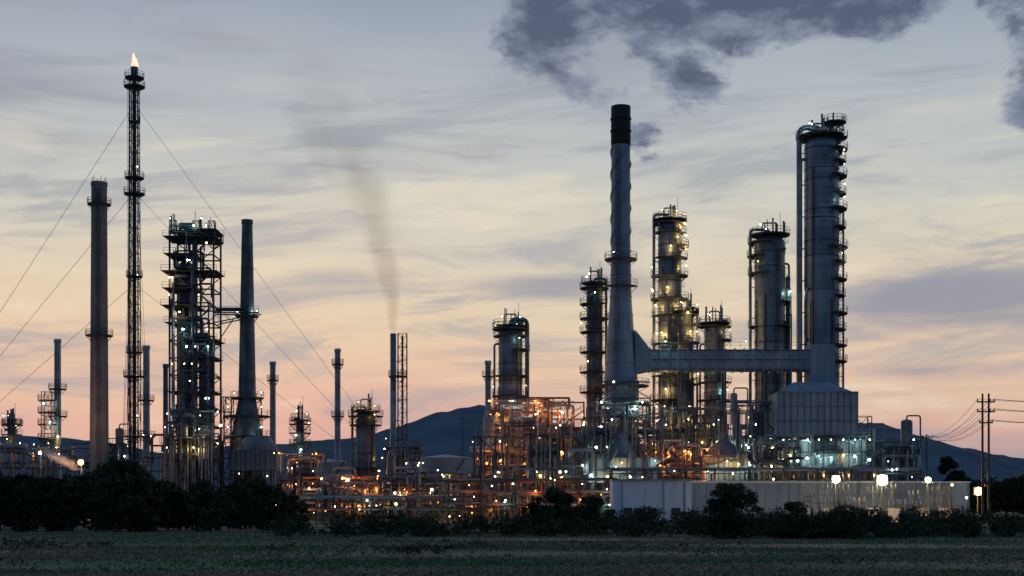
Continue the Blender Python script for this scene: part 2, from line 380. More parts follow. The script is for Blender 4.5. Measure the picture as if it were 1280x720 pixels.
for (ox,r,h) in((0,0.6,3.4),(0.45,0.35,2.0),(-0.35,0.36,2.3)):
    vs=[];fs_=[];n=12;K=9
    for i in range(K+1):
        t=i/K; rr=r*(math.sin(math.pi*min(1,0.25+0.75*t))**0.9)*(1-t*0.3)+0.01; cx=x+ox+0.25*math.sin(t*5+ox*4)*t
        for j in range(n):
            g=2*math.pi*j/n; q=rr*(1+0.25*math.sin(3*g+t*6)); vs.append((cx+q*math.cos(g),d+q*math.sin(g),zt-0.3+h*t))
    for i in range(K):
        for j in range(n): a=i*n+j;c=i*n+(j+1)%n; fs_.append((a,c,c+n,a+n))
    b.add(vs,fs_,'flame',True)
b.obj('flare_flame')
b=chimney(124,228,24,19,290,[(255,0.8),(419,1.0)],m='concrete')
xx=wx(124,290)
for i in range(6): t=i/6*6.28; b.tube((xx+1.4*math.cos(t),290+1.4*math.sin(t),wz(240,290)),(xx+1.4*math.cos(t),290+1.4*math.sin(t),wz(228,290)+1.2),0.06,'steel',4)
b.obj('concrete_chimney')
for px,yt,w,dd,pl,mm in((72,424,8,320,[(486,1.2),(520,1.3)],'whitepaint'),(183,432,8,330,[(500,1.0),(545,1.2)],'whitepaint'),(341,452,7,340,[(475,0.7)],'whitepaint'),(422,436,7,330,[(455,0.7),(520,0.8)],'whitepaint'),(610,451,7,330,[(470,0.7)],'whitepaint'),(207,455,6,350,[],'clad_dark')):
    b=chimney(px,yt,w*1.15,w,dd,pl,m=mm); 
    if px==72: 
        b.lattice(wx(60,dd),dd,0,wz(490,dd),2.5,2.2,3); b.lamp(wx(76,dd),dd-2,wz(546,dd),'Ly',0.35,p=1); b.lamp(wx(58,dd),dd-2,wz(505,dd),'Lw',0.2,p=1); b.lamp(wx(66,dd),dd-2,wz(528,dd),'Lw',0.2,p=1)
        for py in(500,515,530,548): b.plat(wx(60,dd),dd,wz(py,dd),0.5,2.2,0,360)
    b.obj('steel_chimney')
# reactor tower
d=285; b=B(0.7); R=random.Random(5)
x0=wx(212,d);x1=wx(267,d); zt=wz(300,d); ztl=wz(288,d)
X=[x0,(x0+x1)/2+0.3,x1];Y=[d,d+7]; lev=[wz(598-i*21.5,d) for i in range(0,15)]
for i,xx in enumerate(X):
    for yy in Y: b.beam((xx,yy,0),(xx,yy,ztl if i!=1 else zt),0.4,'steel')
lev=[z for z in lev if z<ztl]+[ztl]
for k,z in enumerate(lev):
    for yy in Y:
        b.beam((X[0],yy,z),(X[2],yy,z),0.32,'steel')
        if k:
            for a,c in((0,1),(1,2)):
                if (a+k)%2: b.beam((X[a],yy,lev[k-1]),(X[c],yy,z),0.2,'steel')
                else: b.beam((X[c],yy,lev[k-1]),(X[a],yy,z),0.2,'steel')
    for xx in X: b.beam((xx,Y[0],z),(xx,Y[1],z),0.25,'steel')
    if R.random()<0.85:
        a,c=R.choice([(0,1),(1,2),(0,2),(0,2)]); ov=R.uniform(0,1.8)
        b.box(X[a]-ov,X[c]+ov*0.5,Y[0]-1,Y[1]+0.5,z+0.15,z+0.25,'steel'); b.rail([(X[a]-ov,Y[0]-1,z+0.2),(X[c]+ov*0.5,Y[0]-1,z+0.2)]); b.rail([(X[a]-ov,Y[1],z+0.2),(X[c]+ov*0.5,Y[1],z+0.2)])
    for _ in range(3):
        if R.random()<0.7: b.lamp(R.uniform(x0,x1),d-1.1,z+2.2,R.choice(['Lw','Lw','Lw','Ly']),0.18,p=0.35)
    h0=z; 
    for _ in range(3):
        xa=R.uniform(x0,x1);xb=R.uniform(x0,x1); yy=R.uniform(d-0.6,d+3); b.pipe([(xa,yy,h0+R.uniform(-6,-2)) if h0>7 else (xa,yy,0),(xa,yy,h0+1),(xb,yy,h0+1),(xb,yy,h0+R.uniform(2,6))],R.choice([0.1,0.16,0.24]),R.choice(['clad_dark','steel','clad']),6)
    if R.random()<0.5: cx=R.uniform(x0+1.5,x1-1.5); b.hdrum(cx-1.3,cx+1.3,d+1,z+1.1,0.65,'clad_dark',12)
b.cyl((X[0]+X[1])/2,d+3.5,0,wz(330,d),1.4,'clad_dark'); b.dome((X[0]+X[1])/2,d+3.5,wz(330,d),1.4,1.2,'clad_dark')
b.cyl((X[1]+X[2])/2,d+3.2,0,wz(430,d),1.6,'clad_dark'); b.dome((X[1]+X[2])/2,d+3.2,wz(430,d),1.6,1.2,'clad_dark')
b.cyl(X[1]+0.2,d+1.2,0,wz(295,d),0.45,'clad_dark'); b.pipe([(x0+0.8,d-0.4,0),(x0+0.8,d-0.4,wz(345,d)),(x0+3.6,d-0.4,wz(345,d)),(x0+3.6,d+2,wz(345,d))],0.35,'clad')
b.pipe([(X[2]-1,d-0.5,0),(X[2]-1,d-0.5,wz(430,d)),(X[1],d-0.5,wz(430,d)),(X[1],d-0.5,wz(330,d))],0.28,'clad_dark')
for k in range(0,len(lev)-1,1):
    a,c=(X[1]+0.5,X[2]-0.3) if k%2 else (X[2]-0.3,X[1]+0.5); b.beam((a,d-0.8,lev[k]),(c,d-0.8,lev[k+1]),0.24,'steel'); b.beam((a,d-0.8,lev[k]+1),(c,d-0.8,lev[k+1]+1),0.07,'steel')
for xx in(x0,x0+2,X[1],x1-1): b.lattice(xx,d+3,ztl,ztl+R.uniform(1.5,3),1.4,1.2,1.5); b.beam((xx,d+2,ztl),(xx,d+2,ztl+R.uniform(2,4.5)),0.1,'steel')
b.plat(x0+2,d+3,ztl+0.3,0.2,2.3,0,360); b.plat(x1-0.5,d+3,wz(300,d),0.2,1.8,0,360)
z=wz(390,d)
for yy in(d+1,d+4):
    b.beam((x1,yy,z),(wx(322,d),yy,z),0.3,'steel'); b.beam((x1,yy,z-2),(wx(318,d),yy,z-0.3),0.25,'steel')
    for q in range(5): b.beam((x1+q*1.8,yy,z),(x1+q*1.8+0.9,yy,z-1.6+q*0.25),0.12,'steel')
b.rail([(x1,d+1,z+.2),(wx(322,d),d+1,z+0.2)]); b.pipe([(x1,d+2,z+0.8),(wx(300,d),d+2,z+0.8)],0.4,'clad_dark'); b.beam((x1,d+2,wz(430,d)),(wx(290,d),d+2,z-1),0.2,'steel')
b.obj('reactor_tower')
unit('process_structure',206,272,279,5,[575,550,528],11,4.5,('Lw','Lw','Ly'),14,6,16)
b=chimney(309,275,22,13,288,[(395,0.9),(497,1.6)],m='clad_dark',lamps=1,ybase=500)
x=wx(309,288)
b.prof(x,288,[(wl(40,288)/2,0),(wl(40,288)/2,wz(548,288)),(wl(28,288)/2,wz(515,288)),(wl(22,288)/2,wz(500,288))],'clad_dark')
for py,ex in((520,1.6),(545,1.4)): b.plat(x,288,wz(py,288),2.2,wl(40,288)/2+ex,0,360); b.lamp(x-3,283.5,wz(py,288)+1.6,'Lw',0.15);b.lamp(x+3.6,284,wz(py,288)+1.6,'Lw',0.15)
b.lattice(x-wl(22,288),286,0,wz(497,288),2.0,2.0,3)
b.lattice(x,284,0,wz(500,288),7.5,6.0,4,t=0.22)
b.obj('heater_chimney')
b=B();d=276; b.box(wx(289,d),wx(345,d),d,d+9,wz(588,d),wz(562,d),'clad_dark')
for i in range(10): xx=wx(289,d)+i*0.95; b.box(xx-0.06,xx+0.06,d-0.15,d-0.002,wz(588,d),wz(562,d),'steel')
for i in range(5):
    xx=wx(291,d)+i*2.0; b.beam((xx,d+0.3,0),(xx,d+0.3,wz(588,d)),0.35,'steel'); b.beam((xx,d+8,0),(xx,d+8,wz(588,d)),0.35,'steel')
b.prof(wx(317,d),d+4.5,[(4.2,wz(562,d)),(2.5,wz(545,d))],'clad_dark'); b.rail([(wx(289,d),d-0.1,wz(562,d)),(wx(345,d),d-0.1,wz(562,d))]); b.lamp(wx(300,d),d-0.9,wz(592,d),'Lw'); b.lamp(wx(335,d),d-0.9,wz(595,d),'Ly')
b.obj('fired_heater')
unit('process_structure',0,60,300,6,[585,566],12,6,('Lw','Ly','Lo'),9,5,12)
unit('process_structure',60,118,296,6,[585,570],13,6,('Lw','Lo','Ly'),8,5,10)
unit('process_structure',128,205,292,6,[588,572,556],14,5,('Lw','Lw'),12,5,12)
column('distillation_column',15,528,11,310,[(531,0,360),(543,180,360),(560,0,360)],m='clad_dark',seed=3)
column('distillation_column',375,523,10,270,[(530,150,390),(541,180,400),(557,0,360),(575,0,360),(598,0,360)],m='clad_dark',seed=9,lampp=0.6)
column('distillation_column',457,512,24,285,[(520,0,360,1.6),(531,0,360,1.3),(584,0,360,1.8)],m='clad_dark',seed=10,lampk='Ly',lampp=0.9,lp=0.8,pipes=[(200,0.25,None,None)])
unit('process_structure',346,392,262,6,[622,600,580],15,4,('Lw','Lo'),10,5,12,inner=2)
d=290; b=B(); x=wx(491.5,d)
b.prof(x,d,[(0.62,0),(0.62,wz(417,d)),(0.45,wz(417,d)),(0.45,wz(425,d))],'clad'); x2=wx(503,d)
b.lattice(x2,d,0,wz(417,d),1.9,1.8,2.6,t=0.15); b.tube((x2,d,0),(x2,d,wz(419,d)),0.22,'clad_dark',10)
z=8
while z<36: b.beam((x,d,z),(x2,d,z),0.18,'steel'); z+=4
b.plat((x+x2)/2,d,wz(470,d),0.8,1.9,0,360)
b.obj('lattice_chimney')
unit('process_structure',482,524,283,6,[598,575,560],16,4,('Lw','Ly'),10,4,10)
def tank(px,ytop,w,d):
    b=B();x=wx(px,d);r=wl(w,d)/2;z=wz(ytop,d); b.cyl(x,d,0,z,r,'tank',n=48); b.prof(x,d,[(r+0.08,z),(0.05,z+r*0.14)],'tank',48)
    for i in range(1,6): b.prof(x,d,[(r,z*i/6),(r+0.06,z*i/6),(r+0.06,z*i/6+0.12),(r,z*i/6+0.12)],'tank',48)
    b.rail([(x+r*math.cos(t),d+r*math.sin(t),z+0.05) for t in [math.radians(a) for a in range(0,361,15)]],'galv')
    for i in range(16):
        a0=math.radians(230+i*5);a1=math.radians(235+i*5); b.beam((x+(r+0.5)*math.cos(a0),d+(r+0.5)*math.sin(a0),z*i/16),(x+(r+0.5)*math.cos(a1),d+(r+0.5)*math.sin(a1),z*(i+1)/16),0.25,'steel')
    b.obj('storage_tank')
tank(557,573,74,330); tank(412,578,58,330); tank(660,585,60,345); tank(905,590,60,340)
rack('pipe_rack',378,590,258,[632,615,600],21,5,('Lw','Lo','Lo','Ly'),14)
rack('pipe_rack',372,600,243,[640,625],22,4,('Lw','Lo','Ly'),10)
rack('pipe_rack',560,765,240,[634,618,602],23,5,('Lw','Lo','Lo'),16)
rack('pipe_rack',600,735,252,[598,585],24,4,('Lw','Ly'),8)
unit('process_structure',395,470,250,6,[628,612],17,5,('Lo','Lo','Ly'),12,7,24,lr=0.18,inner=7)
unit('process_structure',470,590,249,6,[632,614,602],18,5,('Lo','Lw','Lo','Ly'),16,7,30,inner=5,innerk='Ly')
# ================= CENTRE
column('distillation_column',638,406,30,275,[(411,0,360,1.2),(420,0,360,1.0),(437,-80,100,1.5),(470,180,420),(495,0,360)],pipes=[(-10,0.42,None,520),(182,0.22,430,None)],seed=21)
unit('process_structure',610,732,262,9,[612,585,560,535,515],31,5,('Lo','Lw','Lo','Ly','Lo'),34,16,50,col='steel_red',lr=0.18,inner=14)
unit('process_structure',592,700,252,7,[620,596,570,546],32,5,('Lo','Ly','Lw','Lo'),24,10,44,lr=0.17,inner=9)
b=B(); d=258; 
for px,yt in((640,495),(668,505),(690,512),(655,508),(705,515)): b.tube((wx(px,d),d,0),(wx(px,d),d,wz(yt,d)),0.12,'steel',6)
b.obj('vent_pipes')
column('distillation_column',743,352,20,280,[(360,0,360),(380,60,330),(398,0,360),(415,100,330),(440,0,360),(465,90,360),(490,0,360)],pipes=[(10,0.25,None,None)],m='clad_dark',seed=23,lampp=0.5)
d=262; b=B(); x=wx(776,d)
zf=[(475,42),(415,33),(372,27),(320,24.5),(180,23.5),(134,23)]
b.prof(x,d,[(wl(44,d)/2,0)]+[(wl(w,d)/2,wz(y,d)) for y,w in zf],'stackpaint',36)
r1=wl(23,d)/2; b.prof(x,d,[(r1+0.06,wz(182,d)),(r1+0.14,wz(181,d)),(r1+0.1,wz(134,d)+0.1),(r1*0.8,wz(134,d)+0.1),(r1*0.8,wz(145,d))],'black',36)
for py in(150,165): b.prof(x,d,[(r1+0.1,wz(py,d)),(r1+0.25,wz(py,d)),(r1+0.25,wz(py,d)+0.3),(r1+0.1,wz(py,d)+0.3)],'black',36)
for s_ in range(3):
    pts=[]
    for i in range(70):
        t=i/69; z=wz(315,d)+(wz(182,d)-wz(315,d))*t; a=s_*2.094+t*6.283*1.6; rr=r1+0.12; pts.append((x+rr*math.cos(a),d+rr*math.sin(a),z))
    b.pipe(pts,0.16,'stackpaint',5)
for py in(345,372,395,430,455): 
    rr=np.interp(-py,[-475,-415,-372,-320],[21,16.5,13.5,12.25]); rr=wl(rr,d); b.prof(x,d,[(rr,wz(py,d)),(rr+0.1,wz(py,d)),(rr+0.1,wz(py,d)+0.2),(rr,wz(py,d)+0.2)],'stackpaint',36)
b.plat(x,d,wz(324,d),1.7,3.0,0,360); b.plat(x,d,wz(358,d),1.8,3.1,200,350); b.plat(x,d,wz(482,d),3.0,5.2,0,360); b.plat(x,d,wz(503,d),3.0,5.6,0,360); b.plat(x,d,wz(530,d),3.0,6,0,360)
for a,c in((482,358),(358,324)):
    z=wz(a,d)
    while z<wz(c,d): 
        rr=wl(np.interp(-(HY-(z-CH)*F/d),[-475,-415,-372,-320],[21,16.5,13.5,12.25]),d)+0.2; t=math.radians(250); b.ladder(x+rr*math.cos(t),d+rr*math.sin(t),z,min(z+4,wz(c,d)),250); z+=4
b.ladder(x-0.7,d-r1-0.2,wz(324,d),wz(185,d),270)
for px in(745,757,795,810): 
    for dy in(-4,3): b.beam((wx(px,d),d+dy,0),(wx(px,d),d+dy,wz(478,d) if 750<px<800 else wz(500,d)),0.35,'steel')
for k in range(6):
    z0=wz(600-20*k,d);z1=wz(580-20*k,d)
    b.beam((wx(745,d),d-4,z1),(wx(810,d),d-4,z1),0.25,'steel'); b.beam((wx(745,d),d-4,z0),(wx(776,d),d-4,z1),0.18,'steel'); b.beam((wx(810,d),d-4,z0),(wx(776,d),d-4,z1),0.18,'steel')
for px,py in((750,505),(800,505),(765,480),(790,527),(757,560),(798,575),(776,590),(742,590),(806,545)): b.lamp(wx(px,d),d-4.6,wz(py,d),'Lw',0.18,p=0.6)
b.lamp(x-1.5,d-2.5,wz(318,d),'Lw',0.12)
b.obj('flue_gas_stack')
# duct
b=B(0.5); d=262; z0=wz(464,d);z1=wz(438,d); xa=wx(812,d);xb=wx(1010,d)
b.box(xa,xb,d-1.9,d+1.9,z0,z1,'stackpaint')
n=17
for i in range(n+1):
    xx=xa+(xb-xa)*i/n; b.box(xx-0.1,xx+0.1,d-2.15,d+2.1,z0-0.2,z1+0.2,'stackpaint')
b.box(xa,xb,d-2.0,d-1.903,(z0+z1)/2-0.08,(z0+z1)/2+0.08,'steel'); b.box(xa,xb,d-2.05,d-1.903,z0+0.1,z0+0.25,'steel'); b.box(xa,xb,d-2.05,d-1.903,z1-0.25,z1-0.1,'steel')
xs=wx(793,d); vs=[(xs,d-1.8,wz(468,d)),(xs,d+1.8,wz(468,d)),(xs,d+1.6,wz(413,d)),(xs,d-1.6,wz(413,d)),(xa,d-1.9,z0),(xa,d+1.9,z0),(xa,d+1.9,z1),(xa,d-1.9,z1)]
b.add(vs,[(0,4,7,3),(1,2,6,5),(3,7,6,2),(0,1,5,4),(0,3,2,1)],'stackpaint')
b.box(xb+0.002,wx(1040,d),d-2.4,d+2.4,wz(490,d),wz(432,d),'stackpaint')
b.rail([(xa,d-1.9,z1+0.2),(xb,d-1.9,z1+0.2)],'galv')
for px in(850,905,955):
    for dy in(-1.6,1.6): b.beam((wx(px,d),d+dy,0),(wx(px,d),d+dy,z0),0.4,'steel')
    b.beam((wx(px,d),d-1.6,0),(wx(px,d),d+1.6,z0),0.2,'steel')
for px in(830,930): b.lamp(wx(px,d),d-2.4,z1+1.4,'Lw',0.12,p=1)
b.obj('exhaust_duct')
column('distillation_column',837,273,29,282,[(279,0,360,1.1),(292,180,370,1.0),(308,-60,120,1.5),(323,200,370),(345,150,390,1.4),(374,0,360,1.5),(395,180,380),(430,160,380),(470,180,390),(500,0,360,1.5)],pipes=[(185,0.3,None,None)],seed=31,lampk='Ly',lampp=1.0,m='clad',lp=1.0,pw=1.2)
column('distillation_column',857,388,19,272,[(393,0,360,1.1),(405,-40,180,1.3),(428,180,400),(455,180,380),(480,0,360,1.2)],m='clad_dark',seed=32,lampk='Ly',lampp=0.9,pipes=[(0,0.22,None,None)],lp=0.9,pw=1.2)
column('distillation_column',893,402,26,284,[(408,0,360,1.3),(425,-60,90,1.4),(478,180,360),(500,0,360,1.4)],m='clad',seed=33,lampp=0.6,pipes=[(175,0.2,430,None)])
column('distillation_column',962,292,38,276,[(303,90,270,1.3),(320,130,240,1.4),(342,130,260,1.3),(378,-60,100,1.2),(408,-80,200,1.2),(450,130,270,1.3)],pipes=[(183,0.3,None,None),(-4,0.22,330,None)],seed=34,lampp=0.4,m='clad')
column('distillation_column',985,345,6,276,[],m='clad_dark',seed=35,crown=False)
column('distillation_column',1027,168,43,268,[(172,-20,200,1.6),(188,-70,80,1.6),(203,-60,60,1.3),(221,-70,80,1.5),(243,-60,60,1.3),(262,-70,80,1.5),(285,-60,70,1.3),(310,-80,80,1.6),(328,-60,60,1.3),(350,-70,80,1.5),(370,-60,60,1.2),(392,-70,80,1.6),(412,-60,60,1.3),(432,-70,80,1.5),(452,-80,80,1.5)],pipes=[(183,0.5,None,None),(188,0.28,200,None),(-8,0.2,260,None)],seed=36,lampp=0.35,ladder=330,m='clad',bands=2.2)
b=B();d=268;x=wx(1035,d);z=wz(166,d)
b.lattice(x+1,d-1,z,z+1.8,2.6,2.4,1.2); b.plat(x+1,d-1,z+1.7,0.1,2.2,0,360)
for k in range(5): b.tube((x-1+k*0.9,d-1+k%2,z),(x-1+k*0.9,d-1+k%2,z+2.5+0.5*(k%3)),0.13,'clad_dark',6,cap=True)
b.obj('relief_valve_platform')
# heater box
d=252;b=B(1.2); xa=wx(972,d);xb=wx(1072,d)
def ribbed(b,xa,xb,ya,yb,z0,z1,m,nb,m2=None):
    m2=m2 or m; b.box(xa,xb,ya,yb,z0,z1,m)
    for i in range(nb+1):
        xx=xa+(xb-xa)*i/nb; b.box(xx-0.08,xx+0.08,ya-0.2,ya-0.003,z0,z1,m2)
    n=max(1,int((z1-z0)/2.2))
    for i in range(n+1):
        z=z0+(z1-z0)*i/n; b.box(xa-0.1,xb+0.1,ya-0.28,ya-0.01,z-0.08,z+0.08,m2)
ribbed(b,xa,xb,d,d+9,wz(544,d),wz(490,d),'stackpaint',12,'clad_dark')
b.add([(xa+0.5,d+0.5,wz(490,d)),(xb-0.5,d+0.5,wz(490,d)),(xb-0.5,d+8,wz(490,d)),(xa+0.5,d+8,wz(490,d)),(xa+3.5,d+3,wz(476,d)),(xb-4.5,d+3,wz(476,d)),(xb-4.5,d+7,wz(476,d)),(xa+3.5,d+7,wz(476,d))],[(0,1,5,4),(1,2,6,5),(2,3,7,6),(3,0,4,7),(4,5,6,7)],'stackpaint')
xc=wx(965,d);xd=wx(1090,d); ribbed(b,xc+1,xd-1,d+0.6,d+11,wz(588,d),wz(550,d),'tank',14,'clad_dark')
for py in(546,566,588):
    z=wz(py,d); b.box(xc,xd,d-1.6,d-0.3,z,z+0.12,'steel'); b.rail([(xc,d-1.6,z+0.1),(xd,d-1.6,z+0.1)],'galv')
for i in range(9):
    xx=xc+(xd-xc)*i/8; b.beam((xx,d-1.4,0),(xx,d-1.4,wz(546,d)),0.3,'steel')
RR=random.Random(2)
for i in range(8):
    xx=xc+(xd-xc)*(i+0.5+RR.uniform(-.3,.3))/8
    b.lamp(xx,d-1.4,wz(572+RR.uniform(-4,3),d),'Ly' if i%4==1 else 'Lw',0.2,p=0.8)
    b.lamp(xx,d-1.6,wz(550,d),'Lw',0.15,p=0.4)
    if i%2: b.lamp(xx+0.8,d-1.2,wz(592,d),'Ly',0.18,p=0.9)
b.lattice(wx(1080,d),d+2,0,wz(520,d),3,3,3)
for k in range(7): b.pipe([(xc+k*2.3,d-0.8,0),(xc+k*2.3,d-0.8,wz(600,d)),(xc+k*2.3,d+1,wz(600,d))],0.16,'pipe',6)
for k in range(12):
    xx=RR.uniform(xc+1,xd-2); za=wz(RR.uniform(550,585),d); b.pipe([(xx,d-0.7,za-RR.uniform(2,4)),(xx,d-0.7,za),(xx+RR.uniform(1.5,5),d-0.7,za),(xx+RR.uniform(1.5,5),d-0.7,za-3)],RR.choice([0.09,0.14,0.2]),RR.choice(['steel','clad_dark','pipe']),6)
b.obj('fired_heater')
unit('process_structure',730,830,250,7,[600,575,548,522],41,5,('Lw','Lw','Ly','Lo'),26,14,50,inner=6,innerk='Lw')
unit('process_structure',820,905,256,9,[598,572,545,520],42,5,('Lw','Ly','Ly'),22,14,50,inner=5,innerk='Ly')
unit('process_structure',900,975,256,9,[598,575,545,515],43,5,('Lw','Lw','Ly'),18,12,46,inner=5,innerk='Lw')
unit('process_structure',826,880,245,6,[604,582,566],44,4.5,('Lo','Lo','Lo'),10,5,18,col='steel_red',lr=0.2,inner=8)
unit('process_structure',1085,1150,258,8,[598,575,562],45,5,('Lw','Ly'),9,8,24)
unit('process_structure',940,1000,246,5,[600,580,560],46,5,('Lw','Lw','Ly'),9,8,26,inner=3,innerk='Ly')
for xa_,xb_ in((736,822),(880,935)):
    d=247;b=B(1.0); ribbed(b,wx(xa_,d),wx(xb_,d),d,d+6,wz(604,d),wz(572,d),'tank',9,'clad_dark')
    for i in range(7):
        xx=wx(xa_,d)+(wx(xb_,d)-wx(xa_,d))*(i+RR.uniform(0.1,0.9))/7
        if RR.random()<0.7: b.lamp(xx,d-1.2,wz(RR.uniform(576,598),d),'Ly' if i%2 else 'Lw',0.17,p=0.8)
        b.beam((xx,d+0.2,0),(xx,d+0.2,wz(604,d)),0.35,'steel')
    for k in range(9): xx=wx(RR.uniform(xa_,xb_),d); b.pipe([(xx,d-0.5,0),(xx,d-0.5,wz(RR.uniform(560,595),d)),(xx+RR.uniform(-6,6),d-0.5,wz(RR.uniform(560,595),d))],RR.choice([0.1,0.2,0.3]),RR.choice(['pipe','clad','steel']),6)
    b.prof(wx((xa_+xb_)/2,d),d+3,[(3,wz(572,d)),(2,wz(556,d)),(0.9,wz(550,d)),(0.9,wz(540,d))],'clad_dark'); b.obj('boiler_unit')
rack('pipe_rack',765,1150,240,[606,590],47,4,('Lw','Ly','Lw'),12)
# ================= SUBSTATION
d=226;b=B(); zb_=wz(602,d)
b.box(wx(765,d),wx(862,d),d-2,d+5,0,zb_+0.1,'wall'); b.box(wx(764,d),wx(863,d),d-2.3,d+5.2,zb_+0.1,zb_+0.35,'roofing')
b.box(wx(862,d)+0.01,wx(1212,d),d,d+4,0,zb_-0.2,'wall_blue'); b.box(wx(862,d)+0.1,wx(1213,d),d-0.25,d+4.2,zb_-0.2,zb_+0.05,'wall')
for i in range(24):
    px=870+i*14.7; x=wx(px,d); b.box(x-0.14,x+0.14,d-0.15,d-0.003,0,zb_-0.2,'wall_blue')
for px in(890,948,1010,1130,1185): x=wx(px,d); b.box(x-0.9,x+0.9,d-0.06,d-0.004,0,2.4,'glassdark'); b.box(x-0.95,x+0.95,d-0.2,d-0.07,2.4,2.5,'roofing')
for px in(785,815,845): x=wx(px,d-2); b.box(x-0.7,x+0.7,d-2.05,d-2.004,1.2,2.4,'glassdark'); b.box(x-0.8,x+0.8,d-2.12,d-2.051,1.08,1.2,'roofing')
for px in(800,): x=wx(px,d-2); b.box(x-0.6,x+0.6,d-2.06,d-2.005,0,2.2,'steel')
for i in range(8): x=wx(1000+i*24,d); b.tube((x,d-0.2,0),(x,d-0.2,zb_),0.07,'galv',6)
for px in(778,830,856): x=wx(px,d-2); b.tube((x,d-2.1,0),(x,d-2.1,zb_),0.07,'galv',6)
b.obj('substation_building')
d=213;b=B();R=random.Random(77)
for i in range(20):
    x=wx(1000+i*9.5+R.uniform(-3,3),d+R.uniform(0,5)); h=R.uniform(3,6.2); b.beam((x,d,0),(x,d,h),0.18,'steel'); b.beam((x-0.9,d,h-0.4),(x+0.9,d,h-0.4),0.14,'steel')
    for q in(-.7,0,.7): b.prof(x+q,d,[(0.06,h-0.3),(0.13,h-0.2),(0.06,h-0.1),(0.13,h),(0.06,h+0.1),(0.12,h+0.2),(0.04,h+0.35)],'clad_dark',8)
    if i%3==0: b.box(x-0.9,x+0.9,d-0.7,d+0.7,0.3,2.4,'tank'); b.box(x-1.2,x-0.93,d-0.6,d+0.6,0.5,2.0,'steel')
for q in(-.7,0,.7): b.tube((wx(1005,d)+q,d,4.4),(wx(1180,d)+q,d,4.4),0.04,'steel',4)
b.obj('electrical_switchgear')
def lamp_post(px,py,d,k,r=0.33,name='flood_lamp',P=400,col=(1,0.8,0.5),heads=1):
    b=B();x=wx(px,d);z=wz(py,d); b.tube((x,d+0.4,0),(x,d+0.4,z+0.2),0.11,'steel',8,0.07); b.beam((x,d+0.4,z+0.2),(x,d,z+0.35),0.1,'steel'); b.cyl(x,d+0.4,0,0.3,0.3,'concrete',n=8)
    for h in range(heads):
        xh=x+(h-(heads-1)/2)*r*2.3
        b.box(xh-r*1.1,xh+r*1.1,d+0.02,d+0.3,z-r*0.9,z+r*1.0,'steel')
        b.prof(xh,d-0.05,[(0.01,z-r)]+[(r*math.cos(t),z+r*math.sin(t)) for t in(-1.1,-0.6,0,0.6,1.1)]+[(0.01,z+r)],k,12)
    if heads>1: b.beam((x-heads*r*1.1,d+0.35,z),(x+heads*r*1.1,d+0.35,z),0.1,'steel')
    o=b.obj(name); l=bpy.data.lights.new(name+'_light','POINT'); l.energy=P; l.color=col; l.shadow_soft_size=0.3
    lo=bpy.data.objects.new('bulb_light',l); scene.collection.objects.link(lo); lo.parent=o; lo.location=(x,d-1.1,z)
W=(1,0.54,0.2)
lamp_post(1045,599,211,'Lflood',0.55,P=900,col=W); lamp_post(1103,600,211,'Lflood',0.75,P=1500,col=W); lamp_post(1160,600,211,'Lflood',0.40,P=550,col=W)
lamp_post(1223,614,210,'Lflood_o',0.60,'street_lamp',1700,(1,0.34,0.07)); lamp_post(1208,622,216,'Lw',0.18,'street_lamp',80,(1,1,.85)); lamp_post(101,578,276,'Lflood_o',0.5,'flood_lamp',3200,(1,0.42,0.18)); lamp_post(50,566,276,'Lflood',0.25,'flood_lamp',900,(1,0.8,0.6))
for px,py,k in((700,590,'Ly'),(540,612,'Lw'),(435,600,'Lw'),(1190,606,'Ly'),(905,625,'Lw'),(495,630,'Ly')): lamp_post(px,py,236 if px<760 else 222,k,0.2,'street_lamp',110,(1,0.9,0.6))
def upole(px,d,ytop,H=False,name='utility_pole'):
    b=B();x=wx(px,d);z=wz(ytop,d); xs=(x-0.45,x+0.45) if H else (x,)
    for a in xs: b.tube((a,d,0),(a,d,z),0.2,'wood',8,0.14,cap=True)
    A=[]
    for k,zz in enumerate((z-1.2,z-2.6,z-4.2) if H else (z-0.6,)):
        w=1.3 if k<2 else 1.0; b.box(x-w,x+w,d-0.22,d-0.12-0.002,zz-0.1,zz+0.1,'wood')
        for q in(-w+0.1,w-0.1,0.0 if not H else w*0.45): b.prof(x+q,d-0.17,[(0.05,zz+0.1),(0.12,zz+0.18),(0.06,zz+0.26),(0.12,zz+0.34),(0.03,zz+0.42)],'clad_dark',8); A.append((x+q,d-0.17,zz+0.42))
    if H:
        b.beam((xs[0],d,z*0.5),(xs[1],d,z*0.5),0.15,'wood'); b.beam((xs[0],d,z*0.35),(xs[1],d,z*0.5),0.1,'wood'); b.box(xs[0],xs[1],d-0.2,d+0.2,z*0.3,z*0.3+0.7,'steel')
    return b.obj(name),A
o1,A1=upole(1232,205,492,True); o2,A2=upole(1158,300,543,False); o3,A3=upole(1440,190,480,True)
def wire(b,p,q,sag,r=0.03):
    p=Vector(p);q=Vector(q);pr=p
    for i in range(1,15):
        t=i/14; c=p+(q-p)*t; c.z-=sag*4*t*(1-t); b.tube(pr,c,r,'steel',4); pr=c
b=B()
for i,a in enumerate(A1): wire(b,a,A3[i],0.9); wire(b,a,A2[i%3],2.0)
b.obj('power_lines')
upole(578,330,520); upole(1120,290,560)
d=185;b=B(); xa=wx(380,d);xb=wx(1330,d);n=60
for i in range(n+1):
    x=xa+(xb-xa)*i/n; b.beam((x,d,0),(x,d,2.1),0.1,'steel'); b.beam((x,d,2.1),(x,d-0.3,2.45),0.06,'steel')
for z in(0.4,0.8,1.2,1.6,2.05): b.tube((xa,d,z),(xb,d,z),0.02,'steel',4)
b.obj('perimeter_fence')
